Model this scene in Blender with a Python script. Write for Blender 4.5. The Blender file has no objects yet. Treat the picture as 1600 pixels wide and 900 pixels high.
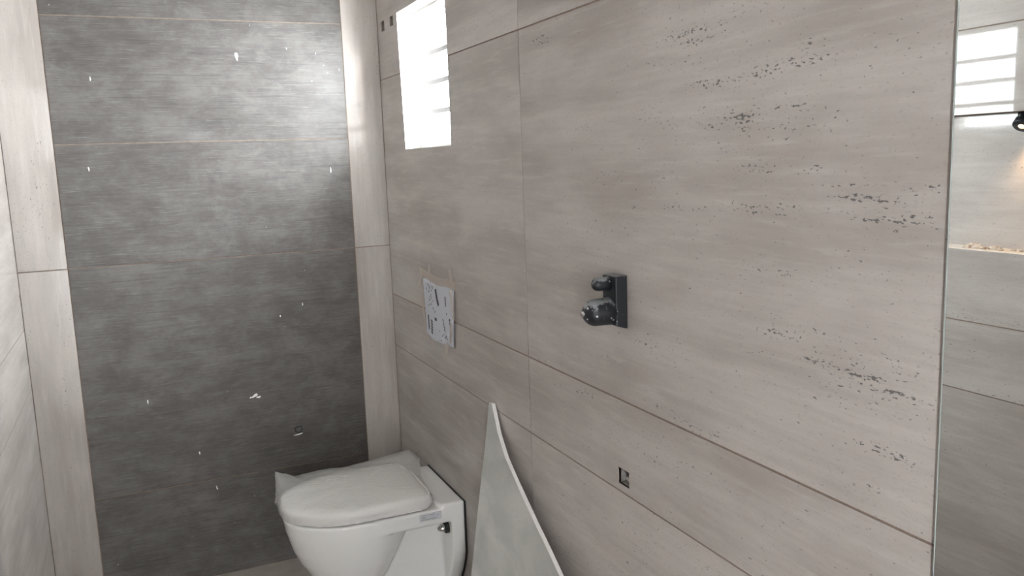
import bpy, bmesh, math, random
from mathutils import Vector, Matrix, noise

random.seed(7)
SC = bpy.context.scene
COL = SC.collection

# ------------------------------------------------------------------ camera
yaw, pitch, roll = (math.radians(a) for a in (23.8112, -8.7568, -2.0235))
fw = Vector((math.sin(yaw) * math.cos(pitch), math.cos(yaw) * math.cos(pitch), math.sin(pitch)))
rt = Vector((math.cos(yaw), -math.sin(yaw), 0))
up = rt.cross(fw)
r2 = math.cos(roll) * rt + math.sin(roll) * up
u2 = -math.sin(roll) * rt + math.cos(roll) * up
cam_d = bpy.data.cameras.new('camera')
cam_d.sensor_width = 36
cam_d.lens = 29.5127
cam_d.clip_start = 0.02
cam = bpy.data.objects.new('camera', cam_d)
m = Matrix((r2, u2, -fw)).transposed().to_4x4()
m.translation = Vector((-0.86, -3.0772, 1.4635))
cam.matrix_world = m
COL.objects.link(cam)
SC.camera = cam

# ------------------------------------------------------------------ sky, exposure
world = bpy.data.worlds.new('sky')
SC.world = world
world.use_nodes = True
bg = world.node_tree.nodes['Background']
bg.inputs['Color'].default_value = (0.97, 0.985, 1.0, 1)
bg.inputs['Strength'].default_value = 62.0
vs = SC.view_settings
vs.view_transform = 'Standard'
vs.look = 'None'
vs.gamma = 1
vs.use_curve_mapping = False
vs.exposure = 0.95


def portal(name, loc, rot, sx, sy):
    # daylight portal: guides the sampling of the sky through an opening, gives no light itself
    d = bpy.data.lights.new(name, 'AREA')
    d.shape = 'RECTANGLE'
    d.size, d.size_y = sx, sy
    d.cycles.is_portal = True
    o = bpy.data.objects.new(name, d)
    o.location, o.rotation_euler = loc, rot
    COL.objects.link(o)


# room measures (metres): back wall y=0, right wall x=0
W = 1.2272            # room width
YE = -4.0             # end wall behind the camera
H = 2.62              # ceiling
ZU, ZA, ZB = 1.7631, 0.9724, 0.7752     # tile joints on the side walls
YG, YM = -1.2161, -2.3955               # upright joint, mirror edge
DOOR = (-1.12, -0.30, 2.1)

portal('window_portal', (0.17, -0.49, 1.735), (0, math.radians(90), 0), 0.46, 0.50)
portal('door_front_offscreen', ((DOOR[0] + DOOR[1]) / 2, YE - 0.02, DOOR[2] / 2), (math.radians(90), 0, 0), 0.82, 2.1)

# ------------------------------------------------------------------ materials


def mat(name, col=(0.8, 0.8, 0.8), rough=0.5, metal=0.0, spec=0.5, **kw):
    ma = bpy.data.materials.new(name)
    ma.use_nodes = True
    b = ma.node_tree.nodes['Principled BSDF']
    b.inputs['Base Color'].default_value = (*col, 1)
    b.inputs['Roughness'].default_value = rough
    b.inputs['Metallic'].default_value = metal
    b.inputs['Specular IOR Level'].default_value = spec
    for k, v in kw.items():
        b.inputs[k.replace('_', ' ')].default_value = v
    return ma


class NT:
    """small helper to wire shader nodes"""

    def __init__(self, ma):
        self.t = ma.node_tree
        self.b = self.t.nodes['Principled BSDF']

    def new(self, kind, **props):
        n = self.t.nodes.new(kind)
        for k, v in props.items():
            setattr(n, k, v)
        return n

    def put(self, sock, v):
        if hasattr(v, 'is_output') or isinstance(v, bpy.types.NodeSocket):
            self.t.links.new(v, sock)
        else:
            sock.default_value = v

    def math(self, op, a, b=0.0, c=None, clamp=False):
        n = self.new('ShaderNodeMath', operation=op, use_clamp=clamp)
        self.put(n.inputs[0], a)
        self.put(n.inputs[1], b)
        if c is not None:
            self.put(n.inputs[2], c)
        return n.outputs[0]

    def vec(self, x, y, z):
        n = self.new('ShaderNodeCombineXYZ')
        for i, v in enumerate((x, y, z)):
            self.put(n.inputs[i], v)
        return n.outputs[0]

    def vmath(self, op, a, b):
        n = self.new('ShaderNodeVectorMath', operation=op)
        self.put(n.inputs[0], a)
        self.put(n.inputs[1], b)
        return n.outputs['Value'] if op == 'LENGTH' else n.outputs[0]

    def noise(self, v, scale=1.0, detail=3.0, rough=0.5, dist=0.0):
        n = self.new('ShaderNodeTexNoise')
        self.put(n.inputs['Vector'], v)
        n.inputs['Scale'].default_value = scale
        n.inputs['Detail'].default_value = detail
        n.inputs['Roughness'].default_value = rough
        n.inputs['Distortion'].default_value = dist
        return n.outputs['Fac']

    def ramp(self, v, lo, hi, a=0.0, b=1.0):
        n = self.new('ShaderNodeMapRange', interpolation_type='SMOOTHSTEP')
        self.put(n.inputs['Value'], v)
        n.inputs['From Min'].default_value = lo
        n.inputs['From Max'].default_value = hi
        n.inputs['To Min'].default_value = a
        n.inputs['To Max'].default_value = b
        return n.outputs['Result']

    def mix(self, f, a, b):
        n = self.new('ShaderNodeMix', data_type='RGBA')
        self.put(n.inputs[0], f)
        self.put(n.inputs[6], (*a, 1) if isinstance(a, tuple) else a)
        self.put(n.inputs[7], (*b, 1) if isinstance(b, tuple) else b)
        return n.outputs[2]

    def bump(self, h, strength=0.2, dist=0.001):
        n = self.new('ShaderNodeBump')
        self.put(n.inputs['Height'], h)
        n.inputs['Strength'].default_value = strength
        n.inputs['Distance'].default_value = dist
        self.t.links.new(n.outputs[0], self.b.inputs['Normal'])

    def pos(self):
        g = self.new('ShaderNodeNewGeometry')
        s = self.new('ShaderNodeSeparateXYZ')
        self.t.links.new(g.outputs['Position'], s.inputs[0])
        return s.outputs

    def rnd(self, k):
        return self.math('MULTIPLY', self.new('ShaderNodeObjectInfo').outputs['Random'], k)


# clusters of travertine pits on the right wall: y, z, half length, half height
PITS = [(-1.8955, 1.6591, .067, .0051), (-1.9213, 1.6433, .0493, .006), (-2.1583, 1.6038, .0262, .0051),
        (-2.1466, 1.5838, .0593, .0069), (-2.0679, 1.5746, .0537, .0065), (-1.9465, 1.5721, .048, .006),
        (-2.0254, 1.515, .0364, .0087), (-1.9432, 1.5035, .0133, .0031), (-2.033, 1.4944, .0147, .0029),
        (-2.1354, 1.5236, .0371, .0027), (-1.5193, 1.5212, .0402, .0052), (-2.1809, 1.4339, .0142, .0061),
        (-2.0558, 1.4343, .0352, .0077), (-2.2444, 1.4129, .047, .0025), (-2.3535, 1.4092, .0349, .0046),
        (-1.7127, 1.3666, .0156, .0036), (-1.876, 1.3693, .0537, .0055), (-2.0566, 1.3753, .0691, .0078),
        (-2.2557, 1.3965, .0413, .0042), (-2.3178, 1.3705, .0463, .0032), (-2.1006, 1.2845, .0402, .0048),
        (-1.607, 1.0486, .0383, .0041), (-2.0671, 1.1515, .026, .003), (-2.1023, 1.1902, .0405, .0079),
        (-2.1821, 1.1623, .0362, .0056), (-2.2641, 1.1619, .037, .0044), (-2.3418, 1.1504, .0415, .0041),
        (-1.8737, 0.9823, .0414, .0072), (-1.9475, 0.9838, .0243, .0057), (-1.793, 0.9945, .0515, .005),
        (-2.3205, 1.068, .0572, .0068), (-1.3361, 1.7199, .0474, .011), (-1.4932, .9498, .0433, .0074)]


def travertine(name, along, across, rough=0.13, pits=None, tone=0.82, pit_thr=0.655, relief=0.2):
    """polished travertine-look porcelain, grain running along the given axis (0,1,2)"""
    ma = mat(name, rough=rough, spec=0.33)
    n = NT(ma)
    p = n.pos()
    a, c = p[along], p[across]
    s = n.rnd(37.0)
    band = n.noise(n.vec(n.math('MULTIPLY', a, 0.9), n.math('MULTIPLY', c, 8.0), s), 1.0, 5, 0.55, 0.25)
    fine = n.noise(n.vec(n.math('MULTIPLY', a, 7.0), n.math('MULTIPLY', c, 75.0), s), 1.0, 4, 0.6)
    cloud = n.noise(n.vec(n.math('MULTIPLY', a, 2.6), n.math('MULTIPLY', c, 6.0), s), 1.0, 4, 0.55, 0.4)
    grain = n.noise(n.vec(n.math('MULTIPLY', a, 120.0), n.math('MULTIPLY', c, 260.0), s), 1.0, 2, 0.5)
    t = n.math('ADD', n.math('MULTIPLY', band, 0.55), n.math('MULTIPLY', cloud, 0.45))
    k = tone
    col = n.mix(n.ramp(t, 0.34, 0.66), (0.412 * k, 0.372 * k, 0.345 * k), (0.572 * k, 0.532 * k, 0.502 * k))
    col = n.mix(n.math('MULTIPLY', n.ramp(fine, 0.48, 0.75), 0.20), col, (0.36 * k, 0.335 * k, 0.315 * k))
    col = n.mix(n.math('MULTIPLY', n.ramp(fine, 0.5, 0.25), 0.30), col, (0.64 * k, 0.62 * k, 0.60 * k))
    col = n.mix(n.math('MULTIPLY', n.ramp(grain, 0.55, 0.75), 0.25), col, (0.33 * k, 0.31 * k, 0.295 * k))
    # pits: short dark dashes, gathered in drifts
    pn = n.noise(n.vec(n.math('MULTIPLY', a, 105.0), n.math('MULTIPLY', c, 240.0), s), 1.0, 2.5, 0.6, 0.3)
    drift = n.noise(n.vec(n.math('MULTIPLY', a, 2.4), n.math('MULTIPLY', c, 13.0), n.math('ADD', s, 9.0)), 1.0, 3, 0.5)
    lift = n.ramp(drift, 0.50, 0.72, 0.0, 0.075)
    if pits:
        v2 = n.vec(a, c, 0.0)
        best = None
        for (y, z, ry, rz) in pits:
            d = n.vmath('SUBTRACT', v2, (y, z, 0.0))
            d = n.vmath('MULTIPLY', d, (0.8 / ry, 0.8 / rz, 0.0))
            ln = n.vmath('LENGTH', d, (0, 0, 0))
            best = ln if best is None else n.math('MINIMUM', best, ln)
        lift = n.math('ADD', n.math('MULTIPLY', lift, 0.75), n.ramp(best, 1.7, 0.2, 0.0, 0.115))
    pit = n.ramp(n.math('ADD', pn, lift), pit_thr + 0.03, pit_thr + 0.10)
    col = n.mix(n.math('MULTIPLY', pit, 0.85), col, (0.075, 0.075, 0.076))
    n.put(n.b.inputs['Base Color'], col)
    n.put(n.b.inputs['Roughness'], n.math('ADD', n.math('MULTIPLY', pit, 0.5), rough))
    n.bump(n.math('SUBTRACT', n.math('MULTIPLY', fine, 0.08), pit), relief, 0.0006)
    return ma


def dark_stone(name):
    """dark grey concrete-look tile with fine brushed streaks running sideways"""
    ma = mat(name, rough=0.3)
    n = NT(ma)
    x, y, z = n.pos()
    s = n.rnd(23.0)
    cloud = n.noise(n.vec(n.math('MULTIPLY', x, 8.0), n.math('MULTIPLY', z, 12.0), s), 1.0, 9, 0.70, 0.2)
    dust = n.noise(n.vec(n.math('MULTIPLY', x, 5.5), n.math('MULTIPLY', z, 6.5), n.math('ADD', s, 4.0)), 1.0, 9, 0.72, 0.1)
    streak = n.noise(n.vec(n.math('MULTIPLY', x, 5.0), n.math('MULTIPLY', z, 190.0), s), 1.0, 4, 0.6)
    streak2 = n.noise(n.vec(n.math('MULTIPLY', x, 16.0), n.math('MULTIPLY', z, 420.0), s), 1.0, 2, 0.6)
    patch = n.noise(n.vec(n.math('MULTIPLY', x, 2.2), n.math('MULTIPLY', z, 3.0), s), 1.0, 3, 0.5)
    col = n.mix(n.ramp(cloud, 0.36, 0.70), (0.076, 0.069, 0.066), (0.132, 0.123, 0.119))
    col = n.mix(n.math('MULTIPLY', n.ramp(streak, 0.5, 0.72), n.ramp(patch, 0.30, 0.6, 0.25, 0.6)), col, (0.045, 0.043, 0.043))
    col = n.mix(n.math('MULTIPLY', n.ramp(streak2, 0.56, 0.75), 0.40), col, (0.24, 0.235, 0.235))
    col = n.mix(n.math('MULTIPLY', n.ramp(dust, 0.54, 0.72), 0.32), col, (0.215, 0.21, 0.208))
    vo = n.new('ShaderNodeTexVoronoi')
    n.put(vo.inputs['Vector'], n.vec(n.math('MULTIPLY', x, 22.0), n.math('MULTIPLY', z, 16.0), s))
    vo.inputs['Scale'].default_value = 1.0
    speck = n.ramp(vo.outputs['Distance'], 0.042, 0.02)
    gate = n.ramp(n.noise(n.vec(n.math('MULTIPLY', x, 4.0), n.math('MULTIPLY', z, 4.0), s), 1.0, 2), 0.52, 0.58)
    speck = n.math('MULTIPLY', speck, gate)
    col = n.mix(speck, col, (0.62, 0.60, 0.57))
    n.put(n.b.inputs['Base Color'], col)
    n.put(n.b.inputs['Roughness'], n.ramp(streak, 0.3, 0.7, 0.36, 0.50))
    n.bump(n.math('ADD', streak, n.math('MULTIPLY', streak2, 0.6)), 0.14, 0.0005)
    return ma


def rough_mat(name, c1, c2, scale, rough=0.8, bump=0.3, dist=0.002, detail=4):
    ma = mat(name, rough=rough)
    n = NT(ma)
    x, y, z = n.pos()
    f = n.noise(n.vec(x, y, z), scale, detail, 0.6)
    n.put(n.b.inputs['Base Color'], n.mix(n.ramp(f, 0.35, 0.65), c1, c2))
    n.bump(f, bump, dist)
    return ma


M = {}
M['trav_r'] = travertine('travertine_right_wall', 1, 2, 0.16, PITS, 0.88, 0.637)
M['trav_l'] = travertine('travertine_left_wall', 1, 2, 0.03, None, 0.88, 0.655, 0.03)
M['trav_v'] = travertine('travertine_upright', 2, 0, 0.09, None, 0.88, 0.655, 0.03)
M['trav_n'] = travertine('travertine_niche', 1, 2, 0.06, None, 0.88, 0.655, 0.03)
M['dark'] = dark_stone('dark_grey_tile')
M['grout'] = rough_mat('grout', (0.185, 0.138, 0.110), (0.235, 0.180, 0.146), 60, 0.9)
M['plaster'] = rough_mat('white_plaster', (0.80, 0.79, 0.77), (0.86, 0.85, 0.83), 14, 0.75, 0.2)
M['screed'] = rough_mat('dusty_floor_tile', (0.33, 0.30, 0.27), (0.40, 0.37, 0.335), 9, 0.4, 0.08)
M['cement'] = rough_mat('raw_cement', (0.16, 0.155, 0.15), (0.30, 0.285, 0.265), 70, 0.95, 0.6, 0.004)
M['mortar'] = rough_mat('mortar', (0.38, 0.33, 0.28), (0.60, 0.55, 0.49), 90, 0.95, 0.6, 0.003)
M['ledge'] = rough_mat('dusty_ledge', (0.70, 0.67, 0.63), (0.80, 0.775, 0.74), 40, 0.8, 0.3, 0.002)
M['ceramic'] = mat('white_ceramic', (0.80, 0.80, 0.79), 0.07, Coat_Weight=0.4, Coat_Roughness=0.03)
M['seat'] = mat('white_seat_plastic', (0.88, 0.87, 0.85), 0.22)
M['black_pad'] = mat('black_rubber', (0.02, 0.02, 0.02), 0.7)
M['chrome'] = mat('chrome', (0.75, 0.75, 0.76), 0.12, 1.0)
M['blackplastic'] = mat('black_plastic', (0.018, 0.02, 0.024), 0.35)
M['frame'] = mat('white_window_frame', (0.62, 0.60, 0.59), 0.35)
M['bar'] = mat('grey_blade_holder', (0.45, 0.45, 0.45), 0.4)
M['mirror'] = mat('mirror_silver', (0.93, 0.95, 0.945), 0.0, 1.0)
M['mirror_edge'] = mat('mirror_glass_edge', (0.55, 0.66, 0.66), 0.1)
M['paper'] = mat('printed_paper', (0.86, 0.87, 0.92), 0.7)
M['ink'] = mat('grey_print', (0.09, 0.09, 0.10), 0.8)
M['tape'] = mat('masking_tape', (0.66, 0.56, 0.50), 0.6)
M['sticker'] = mat('sticker_grey', (0.62, 0.64, 0.67), 0.4)
M['sticker_line'] = mat('sticker_print', (0.33, 0.34, 0.37), 0.5)
M['white_paint'] = mat('white_plaster_smear', (0.90, 0.90, 0.88), 0.6)
M['marker'] = mat('black_marker', (0.02, 0.022, 0.025), 0.5)
M['shard_edge'] = rough_mat('broken_tile_body', (0.88, 0.87, 0.85), (0.95, 0.945, 0.93), 120, 0.8, 0.3, 0.001)
M['wood'] = rough_mat('door_paint', (0.46, 0.44, 0.41), (0.52, 0.50, 0.47), 7, 0.5)


def shard_face():
    ma = mat('polished_tile_face', rough=0.12)
    n = NT(ma)
    x, y, z = n.pos()
    f = n.noise(n.vec(n.math('MULTIPLY', y, 5.0), n.math('MULTIPLY', z, 9.0), 3.3), 1.0, 4, 0.55, 0.5)
    d = n.noise(n.vec(n.math('MULTIPLY', y, 70.0), n.math('MULTIPLY', z, 70.0), 1.0), 1.0, 3, 0.6)
    col = n.mix(n.ramp(f, 0.32, 0.68), (0.47, 0.475, 0.455), (0.60, 0.605, 0.585))
    col = n.mix(n.math('MULTIPLY', n.ramp(d, 0.55, 0.75), 0.25), col, (0.36, 0.355, 0.34))
    n.put(n.b.inputs['Base Color'], col)
    return ma


M['shard'] = shard_face()


def dusty_black():
    ma = mat('dusty_black_plastic', rough=0.5)
    n = NT(ma)
    x, y, z = n.pos()
    g = n.new('ShaderNodeNewGeometry')
    sp = n.new('ShaderNodeSeparateXYZ')
    n.t.links.new(g.outputs['Normal'], sp.inputs[0])
    f = n.noise(n.vec(x, y, z), 70.0, 4, 0.65)
    upw = n.ramp(sp.outputs[2], 0.05, 1.0)
    dust = n.ramp(n.math('ADD', f, n.math('MULTIPLY', upw, 0.30)), 0.62, 0.74)
    vo = n.new('ShaderNodeTexVoronoi')
    n.put(vo.inputs['Vector'], n.vec(x, y, z))
    vo.inputs['Scale'].default_value = 95.0
    sp2 = n.ramp(vo.outputs['Distance'], 0.26, 0.14)
    gate = n.ramp(n.noise(n.vec(x, y, z), 45.0, 2), 0.50, 0.56)
    col = n.mix(dust, (0.007, 0.009, 0.013), (0.20, 0.21, 0.22))
    col = n.mix(n.math('MULTIPLY', sp2, gate), col, (0.60, 0.60, 0.60))
    n.put(n.b.inputs['Base Color'], col)
    n.bump(f, 0.2, 0.0006)
    return ma


M['dusty'] = dusty_black()


def film(name, opacity, tint=(0.86, 0.86, 0.85)):
    ma = mat(name, tint, 0.09)
    n = NT(ma)
    out = n.t.nodes['Material Output']
    x, y, z = n.pos()
    f = n.noise(n.vec(x, y, z), 34.0, 6, 0.65, 1.4)
    n.bump(f, 0.8, 0.007)
    tr = n.new('ShaderNodeBsdfTransparent')
    tl = n.new('ShaderNodeBsdfTranslucent')
    tl.inputs[0].default_value = (*tint, 1)
    m1 = n.new('ShaderNodeMixShader')
    m1.inputs[0].default_value = 0.30
    n.t.links.new(n.b.outputs[0], m1.inputs[1])
    n.t.links.new(tl.outputs[0], m1.inputs[2])
    m2 = n.new('ShaderNodeMixShader')
    m2.inputs[0].default_value = opacity
    n.t.links.new(tr.outputs[0], m2.inputs[1])
    n.t.links.new(m1.outputs[0], m2.inputs[2])
    n.t.links.new(m2.outputs[0], out.inputs[0])
    return ma


M['film'] = film('plastic_film', 0.40, (0.92, 0.92, 0.91))
M['tapefilm'] = film('tape_film', 0.62, (0.80, 0.70, 0.63))


def pane_glass():
    ma = mat('window_pane_glass', (0.9, 0.93, 0.93), 0.02)
    n = NT(ma)
    out = n.t.nodes['Material Output']
    tr = n.new('ShaderNodeBsdfTransparent')
    tr.inputs[0].default_value = (0.94, 0.96, 0.96, 1)
    gl = n.new('ShaderNodeBsdfGlossy')
    gl.inputs['Roughness'].default_value = 0.02
    lw = n.new('ShaderNodeLayerWeight')
    lw.inputs[0].default_value = 0.5
    fr = n.math('ADD', n.math('MULTIPLY', n.math('POWER', lw.outputs['Facing'], 5.0), 0.5), 0.03)
    mx = n.new('ShaderNodeMixShader')
    n.t.links.new(fr, mx.inputs[0])
    n.t.links.new(tr.outputs[0], mx.inputs[1])
    n.t.links.new(gl.outputs[0], mx.inputs[2])
    n.t.links.new(mx.outputs[0], out.inputs[0])
    return ma


M['pane'] = pane_glass()
lamp_m = mat('lamp_lens', (0.9, 0.85, 0.75), 0.2)
lamp_m.node_tree.nodes['Principled BSDF'].inputs['Emission Color'].default_value = (1.0, 0.72, 0.45, 1)
lamp_m.node_tree.nodes['Principled BSDF'].inputs['Emission Strength'].default_value = 0.6
M['lamp'] = lamp_m

# ------------------------------------------------------------------ mesh helpers


def link(name, me, material=None, parent=None):
    o = bpy.data.objects.new(name, me)
    COL.objects.link(o)
    if material is not None:
        me.materials.clear()
        me.materials.append(material)
    if parent is not None:
        o.parent = parent
    return o


def obj(name, bm, material, parent=None, smooth=False, origin=None):
    """links bm as one mesh object; vertices are in world space, origin moved to the given point (default centre)"""
    bmesh.ops.recalc_face_normals(bm, faces=bm.faces)
    if origin is None:
        lo = Vector((min(v.co[i] for v in bm.verts) for i in range(3)))
        hi = Vector((max(v.co[i] for v in bm.verts) for i in range(3)))
        origin = (lo + hi) / 2
    origin = Vector(origin)
    for v in bm.verts:
        v.co -= origin
    me = bpy.data.meshes.new(name)
    bm.to_mesh(me)
    bm.free()
    if smooth:
        for f in me.polygons:
            f.use_smooth = True
    o = link(name, me, material)
    if parent is not None:
        o.parent = parent
        o.location = origin - world_loc(parent)
    else:
        o.location = origin
    return o


def world_loc(o):
    p = Vector(o.location)
    while o.parent:
        o = o.parent
        p += Vector(o.location)
    return p


def thing(name, label, cat, loc, group=None):
    o = bpy.data.objects.new(name, None)
    o.empty_display_size = 0.05
    o.location = loc
    COL.objects.link(o)
    return tag(o, label, cat, group)


def tag(o, label, cat, group=None):
    o['label'] = label
    o['category'] = cat
    if group:
        o['group'] = group
    return o


def structure(o, label=None):
    o['kind'] = 'structure'
    if label:
        o['label'] = label
    return o


def box(bm, lo, hi):
    vs_ = [bm.verts.new((x, y, z)) for x in (lo[0], hi[0]) for y in (lo[1], hi[1]) for z in (lo[2], hi[2])]
    for q in ((0, 1, 3, 2), (4, 6, 7, 5), (0, 4, 5, 1), (2, 3, 7, 6), (0, 2, 6, 4), (1, 5, 7, 3)):
        bm.faces.new([vs_[i] for i in q])


def bevel(bm, w, seg=2):
    bmesh.ops.bevel(bm, geom=[e for e in bm.edges], offset=w, segments=seg, affect='EDGES', profile=0.5)


def ring_tube(bm, pts, rad, seg=10, close=True):
    """tube along points"""
    loops = []
    for i, p in enumerate(pts):
        p = Vector(p)
        t = (Vector(pts[min(i + 1, len(pts) - 1)]) - Vector(pts[max(i - 1, 0)])).normalized()
        a = t.orthogonal().normalized() if not loops else (pa - t * pa.dot(t)).normalized()
        pa = a
        b = t.cross(a)
        r = rad[i] if isinstance(rad, (list, tuple)) else rad
        loops.append([bm.verts.new(p + (a * math.cos(2 * math.pi * k / seg) + b * math.sin(2 * math.pi * k / seg)) * r) for k in range(seg)])
    for l0, l1 in zip(loops, loops[1:]):
        for k in range(seg):
            bm.faces.new((l0[k], l0[(k + 1) % seg], l1[(k + 1) % seg], l1[k]))
    if close:
        bm.faces.new(loops[0][::-1])
        bm.faces.new(loops[-1])


def panel(plane, pos, depth, rect, holes=(), gap=0.0, shift=None):
    """flat slab in a wall plane with rectangular holes. plane 'x' (a=y) or 'y' (a=x) or 'z' (a=x,c=y).
    front face at pos, back at pos+depth. rect (a0,a1,c0,c1). shift moves chosen inner corners."""
    a0, a1, c0, c1 = rect
    g = gap / 2
    a0, a1, c0, c1 = a0 + g, a1 - g, c0 + g, c1 - g
    hs = []
    for h in holes:
        h = (max(h[0], a0), min(h[1], a1), max(h[2], c0), min(h[3], c1))
        if h[1] - h[0] > 1e-4 and h[3] - h[2] > 1e-4:
            hs.append(h)
    A = sorted({round(v, 6) for v in [a0, a1] + [h[i] for h in hs for i in (0, 1)]})
    Cc = sorted({round(v, 6) for v in [c0, c1] + [h[i] for h in hs for i in (2, 3)]})

    def P(a, c, d):
        if shift:
            a, c = shift(a, c, (a0, a1, c0, c1))
        return {'x': (pos + d, a, c), 'y': (a, pos + d, c), 'z': (a, c, pos + d)}[plane]
    bm = bmesh.new()
    fv, bv = {}, {}
    for i, a in enumerate(A):
        for j, c in enumerate(Cc):
            fv[i, j] = bm.verts.new(P(a, c, 0))
            bv[i, j] = bm.verts.new(P(a, c, depth))
    cells = set()
    for i in range(len(A) - 1):
        for j in range(len(Cc) - 1):
            ma_, mc = (A[i] + A[i + 1]) / 2, (Cc[j] + Cc[j + 1]) / 2
            if not any(h[0] < ma_ < h[1] and h[2] < mc < h[3] for h in hs):
                cells.add((i, j))
    for (i, j) in cells:
        k = ((i, j), (i + 1, j), (i + 1, j + 1), (i, j + 1))
        bm.faces.new([fv[q] for q in k])
        bm.faces.new([bv[q] for q in k][::-1])
        for (di, dj, e0, e1) in ((-1, 0, k[0], k[3]), (1, 0, k[1], k[2]), (0, -1, k[0], k[1]), (0, 1, k[3], k[2])):
            if (i + di, j + dj) not in cells:
                bm.faces.new((fv[e0], fv[e1], bv[e1], bv[e0]))
    loose = [v for v in bm.verts if not v.link_faces]
    bmesh.ops.delete(bm, geom=loose, context='VERTS')
    return bm


# ------------------------------------------------------------------ the room shell
GD = 0.0016           # grout lies this far behind the tile faces
GAP = 0.0036
WIN = (-0.7228, -0.2560, 1.5072, 1.9630)
HOLES_R = [WIN, (-0.0905, -0.0520, 1.9275, 1.9625), (-0.2000, -0.1600, 1.9300, 1.9615), (-1.6826, -1.6412, 0.7915, 0.8260)]


def win_shift(a, c, r):
    # the far jamb of the window is out of plumb
    if abs(a - WIN[1]) < 1e-4:
        return (-0.2692 + (c - 1.5084) / (1.9627 - 1.5084) * 0.0264 if WIN[2] - 1e-3 <= c <= WIN[3] + 1e-3 else a), c
    return a, c


# right wall: slab with the window opening and the small pipe and cable holes, then its tiles
o_right = structure(obj('wall_right', panel('x', GD, 0.14, (YE - 0.12, 0.12, -0.02, H + 0.05), HOLES_R, 0, win_shift), M['grout']))
ys = [0.0, YG, YM - 0.001, -3.5755, YE]
zs = [0.0, ZB, ZA, ZU, 2.5531, H]
for i in range(len(ys) - 1):
    for j in range(len(zs) - 1):
        rect = (ys[i + 1], ys[i], zs[j], zs[j + 1])
        obj('wall_tile', panel('x', 0.0, 0.006, rect, HOLES_R, GAP if zs[j] != ZA else 0.0042, win_shift), M['trav_r'], o_right)

# back wall: dark panel between two upright pale strips
o_back = structure(obj('wall_back', panel('y', GD, 0.12, (-W - 0.12, 0.0, -0.02, H + 0.05)), M['grout']))
XD0, XD1 = -1.0831, -0.1336
HB = [(-0.3985, -0.3765, 0.4865, 0.5075)]
zd = [0.0, 0.3616, 1.1573, 1.5578, 1.9589, 2.3589, H]
for j in range(len(zd) - 1):
    obj('dark_tile', panel('y', 0.0, 0.006, (XD0, XD1, zd[j], zd[j + 1]), (), 0.0034), M['dark'], o_back)
for (x0, x1) in ((-W, XD0), (XD1, 0.0)):
    zz = [0.0, 1.1573, 2.3573, H]
    for j in range(3):
        obj('pale_tile', panel('y', -0.0006, 0.006, (x0, x1, zz[j], zz[j + 1]), (), 0.0032), M['trav_v'], o_back)

# left wall with the shower niche
NI = (-2.02, -1.18, 1.172, 1.539)
ND = 0.085
o_left = structure(obj('wall_left', panel('x', -W - GD, -0.13, (YE - 0.12, 0.12, -0.02, H + 0.05), [NI]), M['grout']))
yl = [0.0, YG, -2.416, -3.616, YE]
for i in range(len(yl) - 1):
    for j in range(len(zs) - 1):
        obj('wall_tile', panel('x', -W, -0.006, (yl[i + 1], yl[i], zs[j], zs[j + 1]), [NI], GAP), M['trav_l'], o_left)
bm = bmesh.new(); box(bm, (-W - ND - 0.01, NI[0], NI[2]), (-W - ND, NI[1], NI[3]))
obj('niche_back_tile', bm, M['trav_n'], o_left)
bm = bmesh.new(); box(bm, (-W - ND, NI[0], NI[2] - 0.004), (-W - 0.001, NI[1], NI[2] + 0.001))
obj('niche_ledge', bm, M['ledge'], o_left)
bm = bmesh.new(); box(bm, (-W - ND, NI[0], NI[3] - 0.001), (-W - 0.001, NI[1], NI[3] + 0.004))
obj('niche_soffit', bm, M['grout'], o_left)
for y in (NI[0], NI[1]):
    bm = bmesh.new(); box(bm, (-W - ND, y - 0.002, NI[2]), (-W - 0.001, y + 0.002, NI[3]))
    obj('niche_side_tile', bm, M['trav_n'], o_left)

# wall behind the camera with the doorway
o_end = structure(obj('wall_front', panel('y', YE, -0.12, (-W - 0.12, 0.0, -0.02, H + 0.05), [(DOOR[0], DOOR[1], -0.03, DOOR[2])]), M['plaster']))
bm = bmesh.new()
for x0, x1, z0, z1 in ((DOOR[0], DOOR[0] + .05, 0, DOOR[2]), (DOOR[1] - .05, DOOR[1], 0, DOOR[2]), (DOOR[0] + .05, DOOR[1] - .05, DOOR[2] - .05, DOOR[2])):
    box(bm, (x0, YE - 0.11, z0), (x1, YE + 0.015, z1))
structure(obj('trim_1', bm, M['wood']))
# unseen door leaf, added ajar to cut down the daylight from the doorway
bm = bmesh.new()
box(bm, (-0.70, -0.040, 0.012), (0.0, 0.0, DOOR[2] - 0.056))
door = structure(obj('door_leaf_added', bm, M['wood'], None, False, (0, 0, 0)))
door.location = (DOOR[1] - 0.052, YE - 0.02, 0)
door.rotation_euler = (0, 0, math.radians(13))
bm = bmesh.new()
ring_tube(bm, [(-0.64, 0.0, 1.02), (-0.64, 0.045, 1.02), (-0.53, 0.05, 1.02)], 0.009, 10)
obj('door_handle', bm, M['chrome'], door, True, (0, 0, 0)).location = (0, 0, 0)

# floor and ceiling
o_floor = structure(obj('floor', panel('z', -GD, -0.1, (-W - 0.12, 0.0, YE - 1.2, 0.12)), M['grout']))
fx = [-W, -0.76, 0.0]
fy = [0.0, -0.62, -1.22, -1.82, -2.42, -3.02, -3.62, -4.22, -4.82]
for i in range(2):
    for j in range(len(fy) - 1):
        obj('floor_tile', panel('z', 0.0, -0.006, (fx[i], fx[i + 1], fy[j + 1], fy[j]), (), 0.003), M['screed'], o_floor)
structure(obj('ceiling', panel('z', H, 0.1, (-W - 0.12, 0.14, YE - 0.12, 0.12)), M['plaster']))

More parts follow.
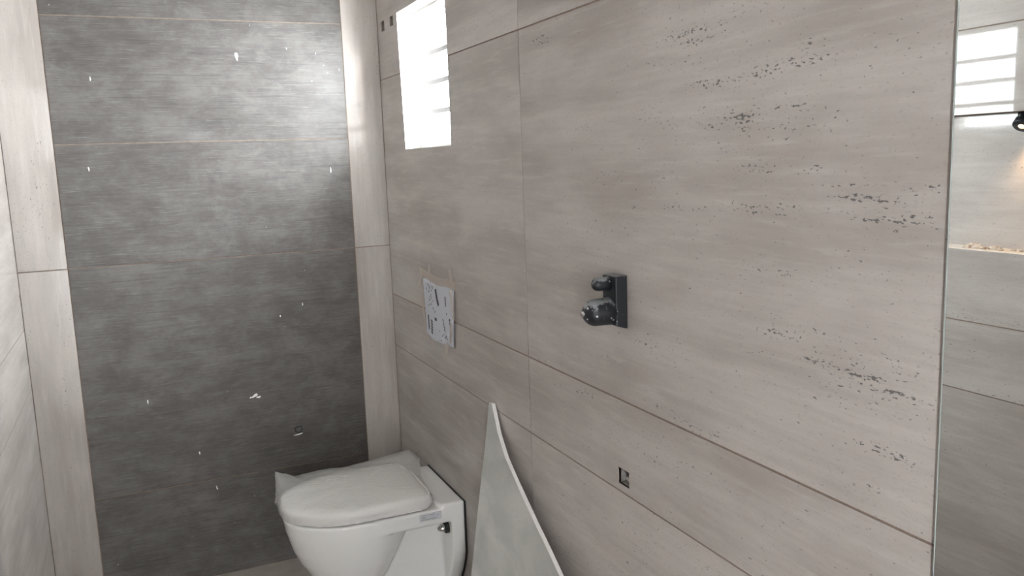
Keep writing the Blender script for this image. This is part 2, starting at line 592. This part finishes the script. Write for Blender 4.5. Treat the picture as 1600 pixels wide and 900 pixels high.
# ------------------------------------------------------------------ window: plastered reveal, frame, blades
bm = bmesh.new()
XF = 0.055            # face of the window frame
yl0, yl1 = -0.2692, -0.2428   # far jamb bottom, top
z0, z1 = WIN[2], WIN[3]
yr = WIN[0]


def quad(bm, *pts):
    bm.faces.new([bm.verts.new(p) for p in pts])


t = 0.004
o_win = structure(obj('window_1', (lambda b: (
    box(b, (XF, yr, z1 - 0.038), (XF + 0.04, yl1, z1)),
    box(b, (XF, yr, z0), (XF + 0.04, yl0 + 0.004, z0 + 0.026)),
    box(b, (XF, yr, z0 + 0.026), (XF + 0.04, yr + 0.026, z1 - 0.038)),
    b)[-1])(bmesh.new()), M['frame']), 'louvred window with white frame in pale tiled wall')
# far stile follows the crooked jamb
b = bmesh.new()
pts = [(-0.2692, z0 + 0.026), (-0.2428, z1 - 0.038), (-0.2680, z1 - 0.038), (-0.2900, z0 + 0.026)]
f0 = [b.verts.new((XF, p[0], p[1])) for p in pts]
f1 = [b.verts.new((XF + 0.04, p[0], p[1])) for p in pts]
b.faces.new(f0); b.faces.new(f1[::-1])
for k in range(4):
    b.faces.new((f0[k], f0[(k + 1) % 4], f1[(k + 1) % 4], f1[k]))
obj('stile', b, M['frame'], o_win)
# reveals
b = bmesh.new()
for (p, q) in (((yl0, z0), (yl1, z1)),):
    quad(b, (0.0005, p[0] - 0.001, p[1]), (XF, p[0] - 0.001, p[1]), (XF, q[0] - 0.001, q[1]), (0.0005, q[0] - 0.001, q[1]))
    quad(b, (0.0005, p[0] + 0.003, p[1]), (XF, p[0] + 0.003, p[1]), (XF, q[0] + 0.003, q[1]), (0.0005, q[0] + 0.003, q[1]))
box(b, (0.0005, yr, z1 - 0.002), (XF, yl1, z1 + 0.002))
box(b, (0.0005, yr, z0 - 0.002), (XF, yl0, z0 + 0.002))
box(b, (0.0005, yr - 0.002, z0), (XF, yr + 0.002, z1))
obj('reveal', b, M['plaster'], o_win)
zb = [z0 + 0.026, 1.624, 1.718, 1.812, z1 - 0.038]
for k in range(4):
    b = bmesh.new()
    box(b, (XF + 0.012, yr + 0.02, zb[k] + 0.002), (XF + 0.016, -0.262, zb[k + 1] - 0.002))
    obj('pane', b, M['pane'], o_win)
for k in range(1, 4):
    b = bmesh.new()
    box(b, (XF + 0.004, yr + 0.015, zb[k] - 0.008), (XF + 0.030, -0.262, zb[k] + 0.008))
    obj('glazing_bar', b, M['bar'], o_win)
b = bmesh.new()
box(b, (XF - 0.006, -0.2840, 1.700), (XF + 0.001, -0.2700, 1.745))
bevel(b, 0.002)
obj('latch', b, M['frame'], o_win)

# recesses behind the small square holes, with the capped pipe ends in them
for (a0, a1, c0, c1) in HOLES_R[1:]:
    b = panel('x', 0.095, 0.01, (a0 - 0.004, a1 + 0.004, c0 - 0.004, c1 + 0.004))
    back = obj('box_bottom', b, M['cement'], o_right)
    w, h = a1 - a0, c1 - c0
    for (p0, p1, q0, q1) in ((a0, a0 + .0015, c0, c1), (a1 - .0015, a1, c0, c1), (a0 + .0015, a1 - .0015, c0, c0 + .0015), (a0 + .0015, a1 - .0015, c1 - .0015, c1)):
        b = bmesh.new()
        box(b, (0.007, p0, q0), (0.095, p1, q1))
        obj('hole_lining', b, M['cement'], o_right)
    b = bmesh.new()
    box(b, (0.016, a0 + .0015, c0 + .0015), (0.095, a1 - .0015, c0 + h * 0.34))
    bevel(b, 0.003)
    obj('mortar_dab', b, M['plaster'], o_right)
    b = bmesh.new()
    ring_tube(b, [(0.026, a0 + w * .30, c0 + h * .50), (0.095, a0 + w * .30, c0 + h * .50)], 0.005, 10)
    obj('pipe_end', b, M['cement'], o_right)

# marks on the dark tiles
b = bmesh.new()
ringp = [(-0.4010, 0.5050), (-0.3905, 0.5085), (-0.3765, 0.5090), (-0.3755, 0.4960), (-0.3800, 0.4890), (-0.3900, 0.4855), (-0.3990, 0.4920), (-0.4010, 0.5050)]
ring_tube(b, [(x, -0.0004, z) for x, z in ringp], 0.0022, 6, False)
obj('marker_ring', b, M['marker'], o_back)


def smear(x, z, lx, lz, rot, parent, y=-0.0002):
    b = bmesh.new()
    n_ = 14
    c_ = b.verts.new((x, y - 0.0016, z))
    loop = []
    for k in range(n_):
        a = 2 * math.pi * k / n_
        rr = 1 + 0.18 * math.sin(3 * a + x * 50)
        dx, dz = lx * math.cos(a) * rr, lz * math.sin(a) * rr
        loop.append(b.verts.new((x + dx * math.cos(rot) - dz * math.sin(rot), y, z + dx * math.sin(rot) + dz * math.cos(rot))))
    for k in range(n_):
        b.faces.new((c_, loop[k], loop[(k + 1) % n_]))
    return obj('plaster_smear', b, M['white_paint'], parent, True)


for a in ((-0.5000, 1.8420, 0.0050, 0.0130, 0.1), (-0.3895, 0.4795, 0.0170, 0.0022, 0.12), (-0.5330, 0.6490, 0.0120, 0.0050, 0.5),
          (-0.5200, 0.6420, 0.0080, 0.0034, 0.1), (-0.5480, 0.6440, 0.0040, 0.0030, 0.3), (-0.2040, 1.4450, 0.0018, 0.0095, 0.0),
          (-0.7370, 0.4690, 0.0020, 0.0060, 0.1), (-0.9900, 1.4780, 0.0018, 0.0070, 0.1), (-0.9570, 1.7640, 0.0018, 0.0070, 0.0),
          (-0.6900, 0.3300, 0.0020, 0.0080, 0.2), (-0.8870, 0.6800, 0.0018, 0.0075, 0.0), (-0.3400, 0.9650, 0.0018, 0.0050, 0.0),
          (-0.4220, 0.9300, 0.0022, 0.0040, 0.0), (-0.3300, 1.8700, 0.0014, 0.0030, 0.4), (-0.2300, 1.8560, 0.0014, 0.0026, 0.0),
          (-0.1920, 1.7890, 0.0020, 0.0016, 0.7), (-0.2050, 1.8150, 0.0014, 0.0020, 0.0), (-0.1500, 1.8010, 0.0014, 0.0024, 0.0),
          (-0.2500, 1.7600, 0.0014, 0.0018, 0.0)):
    smear(*a, o_back)

# ------------------------------------------------------------------ mirror on the right wall
mr = thing('wall_mirror', 'large frameless mirror on the right wall reflecting the tiled niche wall', 'mirror', (-0.003, -2.86, 0.62))
bm = bmesh.new(); box(bm, (-0.0052, -3.32, 0.62), (-0.0006, YM - 0.0022, 1.98))
obj('mirror_sheet', bm, M['mirror'], mr)
bm = bmesh.new(); box(bm, (-0.0046, YM - 0.0022, 0.62), (-0.0006, YM, 1.98))
obj('polished_edge', bm, M['mirror_edge'], mr)

# ------------------------------------------------------------------ toilet
TY = -0.525
toilet = thing('toilet', 'white wall hung ceramic toilet under the small louvred window', 'toilet', (0, TY, 0))


def dshape(xb, xf, w, xs=None, n_=28, rb=0.0, p=2.25):
    """D outline seen from above: distance from wall xb..xf, half width w, front half a superellipse from xs"""
    if xs is None:
        xs = xb + (xf - xb) * 0.5
    out = []
    for k in range(n_ + 1):
        a = -math.pi / 2 + math.pi * k / n_
        ca, sa = math.cos(a), math.sin(a)
        out.append((xs + (xf - xs) * abs(ca) ** (2 / p), w * math.copysign(abs(sa) ** (2 / p), sa)))
    if rb > 0:
        for k in range(7):
            a = math.pi / 2 + math.pi / 2 * k / 6
            out.append((xb + rb + rb * math.cos(a), w - rb + rb * math.sin(a)))
        for k in range(7):
            a = math.pi + math.pi / 2 * k / 6
            out.append((xb + rb + rb * math.cos(a), -(w - rb) + rb * math.sin(a)))
    else:
        out += [(xb + (xs - xb) * .5, w), (xb, w), (xb, 0), (xb, -w), (xb + (xs - xb) * .5, -w)]
    return out


def loft(bm, secs):
    """secs: list of (z, outline in (distance from wall, sideways)); world x = -distance"""
    loops = [[bm.verts.new((-x, TY + y, z)) for x, y in o] for z, o in secs]
    for l0, l1 in zip(loops, loops[1:]):
        n_ = len(l0)
        for k in range(n_):
            bm.faces.new((l0[k], l0[(k + 1) % n_], l1[(k + 1) % n_], l1[k]))
    bm.faces.new(loops[0][::-1]); bm.faces.new(loops[-1])


def egg(xb, xf, w, xs, p=2.25, n_=48):
    out = []
    for k in range(n_):
        a = 2 * math.pi * k / n_
        ca, sa = math.cos(a), math.sin(a)
        x = xs + (xf - xs) * abs(ca) ** (2 / p) if ca > 0 else xs - (xs - xb) * abs(ca)
        out.append((x, w * math.copysign(abs(sa) ** (2 / p), sa)))
    return out


bm = bmesh.new()
loft(bm, [(z, dshape(0.004, xf, w, 0.30)) for z, xf, w in ((0.341, .526, .1755), (0.345, .5315, .1785), (0.386, .538, .180), (0.393, .535, .178))])
loft(bm, [(z, dshape(0.004, 0.10, w, 0.07)) for z, w in ((0.38, .180), (0.400, .180), (0.4035, .178))])
loft(bm, [(z, egg(xb, xf, w, xs, p)) for z, xb, xf, w, xs, p in ((0.045, .285, .335, .030, .31, 2.0), (0.06, .270, .350, .055, .31, 2.0), (0.10, .255, .397, .090, .32, 2.05), (0.157, .232, .446, .124, .32, 2.1), (0.197, .212, .474, .142, .31, 2.15), (0.24, .190, .498, .156, .30, 2.2), (0.283, .165, .516, .167, .30, 2.22), (0.32, .145, .526, .1745, .30, 2.25), (0.345, .128, .532, .1785, .30, 2.25), (0.38, .12, .5365, .180, .30, 2.25))])
# wall plate, its lower corners rounded in
loft(bm, [(z, dshape(0.004, 0.050, w, 0.047)) for z, w in ((0.045, .080), (0.08, .100), (0.123, .126), (0.16, .148), (0.20, .168), (0.236, .179), (0.27, .180), (0.40, .180))])
# trap body between bowl and wall
loft(bm, [(z, dshape(0.004, 0.30, w, 0.25)) for z, w in ((0.045, .075), (0.10, .098), (0.20, .092), (0.29, .078), (0.35, .070))])
me = bpy.data.meshes.new('tmp'); bmesh.ops.recalc_face_normals(bm, faces=bm.faces); bm.to_mesh(me); bm.free()
tmp = bpy.data.objects.new('tmp', me); COL.objects.link(tmp)
md = tmp.modifiers.new('r', 'REMESH'); md.mode = 'VOXEL'; md.voxel_size = 0.0045
md = tmp.modifiers.new('s', 'SMOOTH'); md.factor = 0.5; md.iterations = 5
bpy.context.view_layer.update()
dg = bpy.context.evaluated_depsgraph_get()
bm = bmesh.new(); bm.from_mesh(tmp.evaluated_get(dg).to_mesh())
bpy.data.objects.remove(tmp)
obj('bowl', bm, M['ceramic'], toilet, True, (0, TY, 0))

bm = bmesh.new()
loft(bm, [(z, dshape(0.0005, 0.0045, w, 0.004)) for z, w in ((0.040, .082), (0.08, .103), (0.123, .130), (0.16, .152), (0.20, .172), (0.236, .183), (0.402, .183))])
obj('black_pad', bm, M['black_pad'], toilet)  # thin black layer between wall plate and wall, slightly wider than the plate
bm = bmesh.new()
loft(bm, [(z, dshape(.102, xf, w, .30, 28, .045)) for z, xf, w in ((.3965, .530, .172), (.3985, .536, .177), (.409, .536, .177), (.411, .532, .174))])
obj('seat_ring', bm, M['seat'], toilet, True)
bm = bmesh.new()
loft(bm, [(z, dshape(.102, xf, w, .30, 28, .045)) for z, xf, w in ((.4125, .534, .175), (.415, .540, .179), (.428, .540, .179), (.434, .536, .175), (.4375, .524, .165), (.4390, .49, .13))])
obj('lid', bm, M['seat'], toilet, True)
for s in (-1, 1):
    bm = bmesh.new()
    ring_tube(bm, [(-0.098, TY + s * .075 - .016, .414), (-0.098, TY + s * .075 + .016, .414)], 0.009, 12)
    obj('hinge', bm, M['seat'], toilet, True)
# fixing bolt with its black washer in the side recess
bm = bmesh.new(); ring_tube(bm, [(-0.0505, -0.672, .312), (-0.062, -0.672, .312)], [.0185, .0175], 20)
obj('washer', bm, M['black_pad'], toilet)
bm = bmesh.new(); ring_tube(bm, [(-0.060, -0.672, .312), (-0.066, -0.672, .312), (-0.078, -0.672, .312), (-0.086, -0.672, .312)], [.0125, .0125, .009, .004], 16)
obj('fixing_bolt', bm, M['chrome'], toilet, True)
# rating sticker on the side
YS = TY - 0.1808
bm = bmesh.new(); box(bm, (-0.152, YS, .3635), (-0.082, YS + .002, .3865))
st = obj('sticker', bm, M['sticker'], toilet)
b = bmesh.new()
for (x0, x1, za, zb_) in ((-.152, -.082, .3858, .3865), (-.152, -.082, .3635, .3642), (-.152, -.1513, .3635, .3865), (-.0827, -.082, .3635, .3865),
                         (-.147, -.104, .3805, .3825), (-.147, -.088, .3762, .3776), (-.147, -.132, .3732, .3752), (-.147, -.092, .3700, .3712), (-.147, -.098, .3662, .3684)):
    box(b, (x0, YS - .0004, za), (x1, YS + .0002, zb_))
obj('sticker_print', b, M['sticker_line'], st)

# ------------------------------------------------------------------ plastic bag pulled over the lid
bm = bmesh.new()
base = dshape(.100, .545, .184, .30, 40, .05)
cx, cy = .31, 0.0
rings = [(1.0, .4020), (1.010, .406), (1.015, .415), (1.012, .427), (.99, .437), (.95, .4415), (.86, .4440), (.72, .4455), (.55, .4465), (.38, .4470), (.2, .4472)]
loops = []
for s, z in rings:
    lp = []
    for (x, y) in base:
        px, py = cx + (x - cx) * s, cy + (y - cy) * s
        q = Vector((px * 22, py * 22, z * 40))
        dn = noise.noise(q) * (0.0045 if s < .97 else 0.006) + noise.noise(q * 2.7) * 0.002
        rr = 1 + (noise.noise(q * 1.3 + Vector((5, 1, 2))) * 0.018 if s > .94 else 0)
        px, py = cx + (px - cx) * rr, cy + (py - cy) * rr
        bulge = 0.010 * math.exp(-((px - .30) ** 2 / .03 + (py - .02) ** 2 / .02)) if s < .97 else 0
        lp.append(bm.verts.new((-px, TY + py, max(z + dn + bulge, .4005))))
    loops.append(lp)
nb = len(base)
for l0, l1 in zip(loops, loops[1:]):
    for k in range(nb):
        bm.faces.new((l0[k], l0[(k + 1) % nb], l1[(k + 1) % nb], l1[k]))
bm.faces.new(loops[-1])
# slack film standing out along the far side: lid edge, loose crest, lower hem
inner = [(-.530, -.515, .438), (-.520, -.470, .441), (-.498, -.432, .443), (-.458, -.395, .444), (-.395, -.370, .444), (-.300, -.360, .4445), (-.200, -.360, .4445), (-.145, -.362, .444), (-.122, -.385, .443), (-.115, -.430, .441)]
crest = [(-.552, -.480, .424), (-.536, -.398, .428), (-.526, -.338, .4745), (-.492, -.340, .461), (-.455, -.338, .446), (-.388, -.335, .451), (-.290, -.334, .446), (-.160, -.336, .459), (-.066, -.338, .468), (-.045, -.385, .448)]
hem = [(-.548, -.480, .412), (-.530, -.395, .405), (-.508, -.350, .415), (-.478, -.345, .410), (-.450, -.341, .406), (-.385, -.338, .404), (-.290, -.337, .403), (-.160, -.338, .404), (-.075, -.342, .408), (-.060, -.395, .407)]


def sub(poly, n_=4, amp=0.003, seed=0.0):
    out = []
    for p, q in zip(poly, poly[1:]):
        for k in range(n_):
            v = Vector(p).lerp(Vector(q), k / n_)
            w_ = 0 if k == 0 else amp
            out.append(v + Vector((noise.noise(v * 40 + Vector((seed, 0, 0))), noise.noise(v * 40 + Vector((0, seed, 3))), noise.noise(v * 40 + Vector((1, 2, seed))))) * w_)
    out.append(Vector(poly[-1]))
    return out


I, K, Hm = sub(inner, 4, .001), sub(crest, 4, .003, 4.0), sub(hem, 4, .004, 9.0)
mid = [(a + b_) / 2 + Vector((0, 0, -.003 + .004 * noise.noise(a * 60))) for a, b_ in zip(I, K)]
mid2 = [(a + b_) / 2 + Vector((0, .004, .003 * noise.noise(a * 70))) for a, b_ in zip(K, Hm)]
rows = [[bm.verts.new(v) for v in r] for r in (I, mid, K, mid2, Hm)]
for r0, r1 in zip(rows, rows[1:]):
    for k in range(len(r0) - 1):
        bm.faces.new((r0[k], r0[k + 1], r1[k + 1], r1[k]))
# back skirt towards the wall behind the hinges
skirt0 = [(-.115, -.430, .441), (-.110, -.500, .441), (-.112, -.580, .440), (-.116, -.650, .437)]
skirt1 = [(-.045, -.385, .448), (-.070, -.470, .420), (-.078, -.560, .412), (-.085, -.640, .409)]
s0, s1 = sub(skirt0, 4, .001), sub(skirt1, 4, .003, 2.0)
ra, rb_ = [bm.verts.new(v) for v in s0], [bm.verts.new(v) for v in s1]
for k in range(len(ra) - 1):
    bm.faces.new((ra[k], ra[k + 1], rb_[k + 1], rb_[k]))
bag = obj('plastic_bag', bm, M['film'], None, True, (-.32, TY, .397))
tag(bag, 'clear crinkled plastic bag pulled over the closed toilet lid', 'plastic bag')

# ------------------------------------------------------------------ concealed mixer with black protective caps
mx = thing('shower_mixer_rough_in', 'black plastic capped mixer fitting sticking out of pale tiled wall', 'mixer valve', (0, -1.66, 1.123))
bm = bmesh.new()
y0, y1 = -1.6868, -1.6345
v = [(0.0, y0, 1.1245), (0.0, y1, 1.1245), (0.0, y1, 1.2313), (0.0, y0, 1.2313), (-.0262, y0, 1.1325), (-.0262, y1, 1.1325), (-.0262, y1, 1.2300), (-.0262, y0, 1.2300)]
vv = [bm.verts.new(p) for p in v]
for q in ((0, 1, 2, 3), (4, 7, 6, 5), (0, 4, 5, 1), (3, 2, 6, 7), (0, 3, 7, 4), (1, 5, 6, 2)):
    bm.faces.new([vv[i] for i in q])
bevel(bm, 0.0022, 2)
obj('box_cover', bm, M['dusty'], mx)


def dome(name, y, z, r, x0, x1, parent, k0=1.0):
    b = bmesh.new()
    pts, rad = [(x0, y, z)], [r * 1.03]
    L = abs(x1 - x0)
    body = L - r * k0
    pts.append((x0 - body * .5, y, z)); rad.append(r)
    for k in range(9):
        a = math.pi / 2 * k / 9
        pts.append((x0 - body - r * k0 * math.sin(a), y, z)); rad.append(r * math.cos(a) * .98)
    pts.append((x1, y, z)); rad.append(r * .06)
    ring_tube(b, pts, rad, 28)
    return obj(name, b, M['dusty'], parent, True)


dome('cap', -1.6570, 1.2140, 0.0135, -0.024, -0.0625, mx, 1.0)
big = dome('cap', -1.6590, 1.1590, 0.0272, -0.024, -0.0840, mx, 0.95)
bm = bmesh.new()
ring_tube(bm, [(-.0815, -1.6590, 1.1590), (-.0875, -1.6590, 1.1590)], [.0062, .0050], 14)
obj('screw_plug', bm, M['chrome'], mx, True)
bm = bmesh.new()
arc = [(-.0795 + .010 * abs(t_ - .5), -1.6590 - .013 * math.cos(-.6 + 2.0 * t_), 1.1590 + .013 * math.sin(-.9 + 2.0 * t_)) for t_ in [k / 8 for k in range(9)]]
ring_tube(bm, arc, 0.0014, 6)
obj('cap_ridge', bm, M['sticker'], mx, True)

# ------------------------------------------------------------------ sheet taped over the flush plate opening
pp = thing('taped_notice', 'crumpled printed paper sheet taped to wall above the toilet', 'paper', (0, -.55, .886))
bm = bmesh.new()
NU, NV = 16, 12
grid = []


def pap(u, v_):
    # u 0 far .. 1 near, v 0 bottom .. 1 top
    ytop = -.3955 + (-.7050 + .3955) * u
    ybot = -.4150 + (-.6820 + .4150) * u
    zt = 1.078 + .012 * u
    zbm = .8780 + .0130 * u + .016 * max(0, 1 - u * 3.5)
    y = ybot + (ytop - ybot) * v_
    z = zbm + (zt - zbm) * v_
    d = .0022 + .0014 * noise.noise(Vector((y * 18, z * 22, 0)))
    d += .020 * max(0, .35 - v_) ** 1.3 * (1 - abs(u - .35)) * 1.2 + .010 * max(0, u - .82) * max(0, .75 - abs(v_ - .45)) * 3
    return (-d - .0005, y, z)


for i in range(NU + 1):
    grid.append([bm.verts.new(pap(i / NU, j / NV)) for j in range(NV + 1)])
for i in range(NU):
    for j in range(NV):
        bm.faces.new((grid[i][j], grid[i + 1][j], grid[i + 1][j + 1], grid[i][j + 1]))
bmesh.ops.solidify(bm, geom=list(bm.faces), thickness=0.0003)
sheet = obj('sheet', bm, M['paper'], pp, True)
b = bmesh.new()


def stroke(pts, w):
    """ink stroke on the sheet given as (u,v) points"""
    for (ua, va), (ub, vb) in zip(pts, pts[1:]):
        d = Vector((ub - ua, (vb - va) * .65, 0)).normalized()
        nx, ny = -d.y * w, d.x * w / .65
        q = []
        for (u, v_) in ((ua + nx, va + ny), (ub + nx, vb + ny), (ub - nx, vb - ny), (ua - nx, va - ny)):
            p = pap(u, v_)
            q.append(b.verts.new((p[0] - .0008, p[1], p[2])))
        b.faces.new(q)


stroke([(.40, .86), (.44, .70), (.49, .60)], .026)
stroke([(.71, .78), (.72, .62)], .014)
for k in range(5):
    stroke([(.19 + k * .008, .30 - k * .045), (.25 + k * .006, .285 - k * .045)], .012)
stroke([(.33, .36), (.40, .355)], .016)
stroke([(.10, .36), (.13, .12)], .018)
for k in range(4):
    stroke([(.60 + k * .02, .40 - k * .05), (.635 + k * .02, .36 - k * .05)], .008)
stroke([(.82, .43), (.83, .38), (.87, .30), (.88, .24)], .010)
stroke([(.82, .43), (.86, .42)], .012)
for (u, v_) in ((.62, .14), (.66, .17), (.70, .13), (.74, .15), (.78, .12), (.60, .06), (.16, .92), (.22, .88), (.30, .90), (.10, .84), (.18, .66), (.22, .60), (.16, .56), (.30, .55), (.36, .50), (.74, .52), (.50, .20), (.26, .98)):
    stroke([(u, v_), (u + random.uniform(-.02, .03), v_ - random.uniform(.02, .05))], .008)
for k in range(9):
    u0 = .12 + random.random() * .18
    v0 = .60 + random.random() * .30
    stroke([(u0, v0), (u0 + .02, v0 + .03)], .005)
obj('print', b, M['ink'], sheet)['kind'] = 'stuff'


def tape(pts, w, name='tape_strip', d=.0035):
    """torn strip of tape along (y,z) points"""
    b = bmesh.new()
    L0, L1 = [], []
    n_ = len(pts)
    for k, (y, z) in enumerate(pts):
        a, c = pts[max(k - 1, 0)], pts[min(k + 1, n_ - 1)]
        t_ = Vector((c[0] - a[0], c[1] - a[1])).normalized()
        j = w * (1 + .35 * noise.noise(Vector((y * 60, z * 60, 1))))
        x = -d - .003 * abs(noise.noise(Vector((y * 30, z * 30, 4))))
        L0.append(b.verts.new((x, y - t_.y * j, z + t_.x * j)))
        L1.append(b.verts.new((x - .0005, y + t_.y * j, z - t_.x * j)))
    for k in range(n_ - 1):
        b.faces.new((L0[k], L0[k + 1], L1[k + 1], L1[k]))
    return obj(name, b, M['tapefilm'], pp)


tape([(-.365, 1.100), (-.42, 1.096), (-.48, 1.089), (-.54, 1.083), (-.60, 1.086), (-.66, 1.090), (-.735, 1.086)], .013)
tape([(-.355, 1.045), (-.375, 1.066), (-.398, 1.090)], .006, d=.006)
tape([(-.487, 1.134), (-.478, 1.112), (-.480, 1.092)], .010, d=.006)
tape([(-.676, 1.136), (-.684, 1.112), (-.690, 1.095)], .011, d=.006)
tape([(-.692, 1.075), (-.700, 1.04), (-.706, 1.01), (-.714, .985)], .012, d=.012)
tape([(-.385, 1.015), (-.378, .985), (-.392, .95), (-.398, .92), (-.402, .890)], .008)
tape([(-.395, .890), (-.425, .880)], .009)
tape([(-.465, .880), (-.470, .868), (-.474, .850)], .006)
tape([(-.632, .895), (-.622, .880), (-.610, .856)], .012, d=.008)
tape([(-.690, .97), (-.684, .935), (-.674, .905)], .011, d=.014)

# ------------------------------------------------------------------ broken tile leaning on the right wall
LB, LH = 0.16, 0.80


def lean(y, z, off=0.0):
    return (-(LB * (1 - z / LH)) - .0118 - off, y, z)


outline = [(-.9726, .7930), (-.9890, .7950), (-1.0194, .7660), (-1.0545, .7317), (-1.1234, .6849), (-1.1923, .6533), (-1.2565, .6245), (-1.3475, .5860), (-1.4192, .5570), (-1.4836, .5293), (-1.56, .493), (-1.64, .44), (-1.70, .37), (-1.72, .0),
           (-1.055, .0), (-1.040, .16), (-1.0204, .3246), (-1.0119, .4079), (-1.0010, .5064), (-.9922, .6065), (-.9875, .6679), (-.9803, .7359), (-.9714, .7838)]
bm = bmesh.new()
fr = [bm.verts.new(lean(y, max(z, .0), 0)) for y, z in outline]
face = bm.faces.new(fr)
shard = thing('broken_tile', 'triangular offcut of pale polished tile leaning against wall beside the toilet', 'tile offcut', (-.12, -1.35, 0))
bk = [bm.verts.new(Vector(v_.co) + Vector((.0095, 0, -.0 if v_.co.z < .001 else .0))) for v_ in fr]
bm.faces.new(bk[::-1])
obj('tile_face', (lambda: (bmesh.ops.delete(bm, geom=[f for f in bm.faces if f is not face], context='FACES_KEEP_BOUNDARY'),
                           bmesh.ops.delete(bm, geom=[v_ for v_ in bm.verts if not v_.link_faces], context='VERTS'), bm)[-1])(), M['shard'], shard)
bm = bmesh.new()
f0 = [bm.verts.new(Vector(lean(y, z, -.0003))) for y, z in outline]
f1 = [bm.verts.new(Vector(lean(y, z, -.0003)) + Vector((.0108, 0, -.002)) * (1 if z > 0 else 0) + Vector((.0108, 0, 0)) * (0 if z > 0 else 1)) for y, z in outline]
bm.faces.new(f0); bm.faces.new(f1[::-1])
for k in range(len(f0)):
    bm.faces.new((f0[k], f0[(k + 1) % len(f0)], f1[(k + 1) % len(f0)], f1[k]))
obj('tile_body', bm, M['shard_edge'], shard)

# ------------------------------------------------------------------ niche: spotlight and mortar crumbs
sp = thing('niche_spotlight', 'small black spotlight glowing warm at the top of the wall niche', 'spotlight', (-W - .045, -1.590, NI[3]))
bm = bmesh.new()
ring_tube(bm, [(-W - .045, -1.590, NI[3] - .001), (-W - .045, -1.590, NI[3] - .020)], [.010, .010], 14)
obj('stem', bm, M['blackplastic'], sp, True)
bm = bmesh.new()
ax = Vector((.62, -.1, -.78)).normalized()
c0 = Vector((-W - .052, -1.590, NI[3] - .030))
ring_tube(bm, [c0 - ax * .012, c0 - ax * .008, c0 + ax * .010, c0 + ax * .012], [.012, .022, .024, .022], 20)
obj('housing', bm, M['blackplastic'], sp, True)
bm = bmesh.new()
ring_tube(bm, [c0 + ax * .0115, c0 + ax * .0135], [.010, .008], 16)
obj('lens', bm, M['lamp'], sp, True)
ld = bpy.data.lights.new('niche_lamp_offscreen', 'SPOT')
ld.energy = 1.2
ld.color = (1.0, 0.62, 0.32)
ld.spot_size = math.radians(120)
ld.spot_blend = 0.8
ld.shadow_soft_size = 0.012
lo = bpy.data.objects.new('niche_lamp_offscreen', ld)
COL.objects.link(lo)
lo.parent = sp
lo.location = (-.006, -.010, -.052)
lo.rotation_euler = (math.radians(-8), math.radians(-10), 0)

crumbs = [(-1.462, .012), (-1.474, .016), (-1.487, .013), (-1.505, .009), (-1.528, .011), (-1.541, .012), (-1.556, .008), (-1.585, .006), (-1.612, .007), (-1.640, .006)]
for k, (y, r) in enumerate(crumbs):
    b = bmesh.new()
    bmesh.ops.create_icosphere(b, subdivisions=2, radius=r)
    for v_ in b.verts:
        n_ = 1 + .45 * noise.noise(v_.co * 90 + Vector((k * 3.1, 0, 0)))
        v_.co = Vector((v_.co.x * n_ * .9, v_.co.y * n_ * 1.25, max(v_.co.z * n_ * .55, -r * .33)))
    zmin = min(v_.co.z for v_ in b.verts)
    for v_ in b.verts:
        v_.co += Vector((-W - .030 - .02 * ((k * 37) % 10) / 10, y, NI[2] + .001 - zmin))
    o = obj('mortar_crumb', b, M['mortar'], None, False)
    tag(o, 'crumb of dry mortar lying on the niche ledge', 'mortar crumb', 'mortar crumbs on the niche ledge')
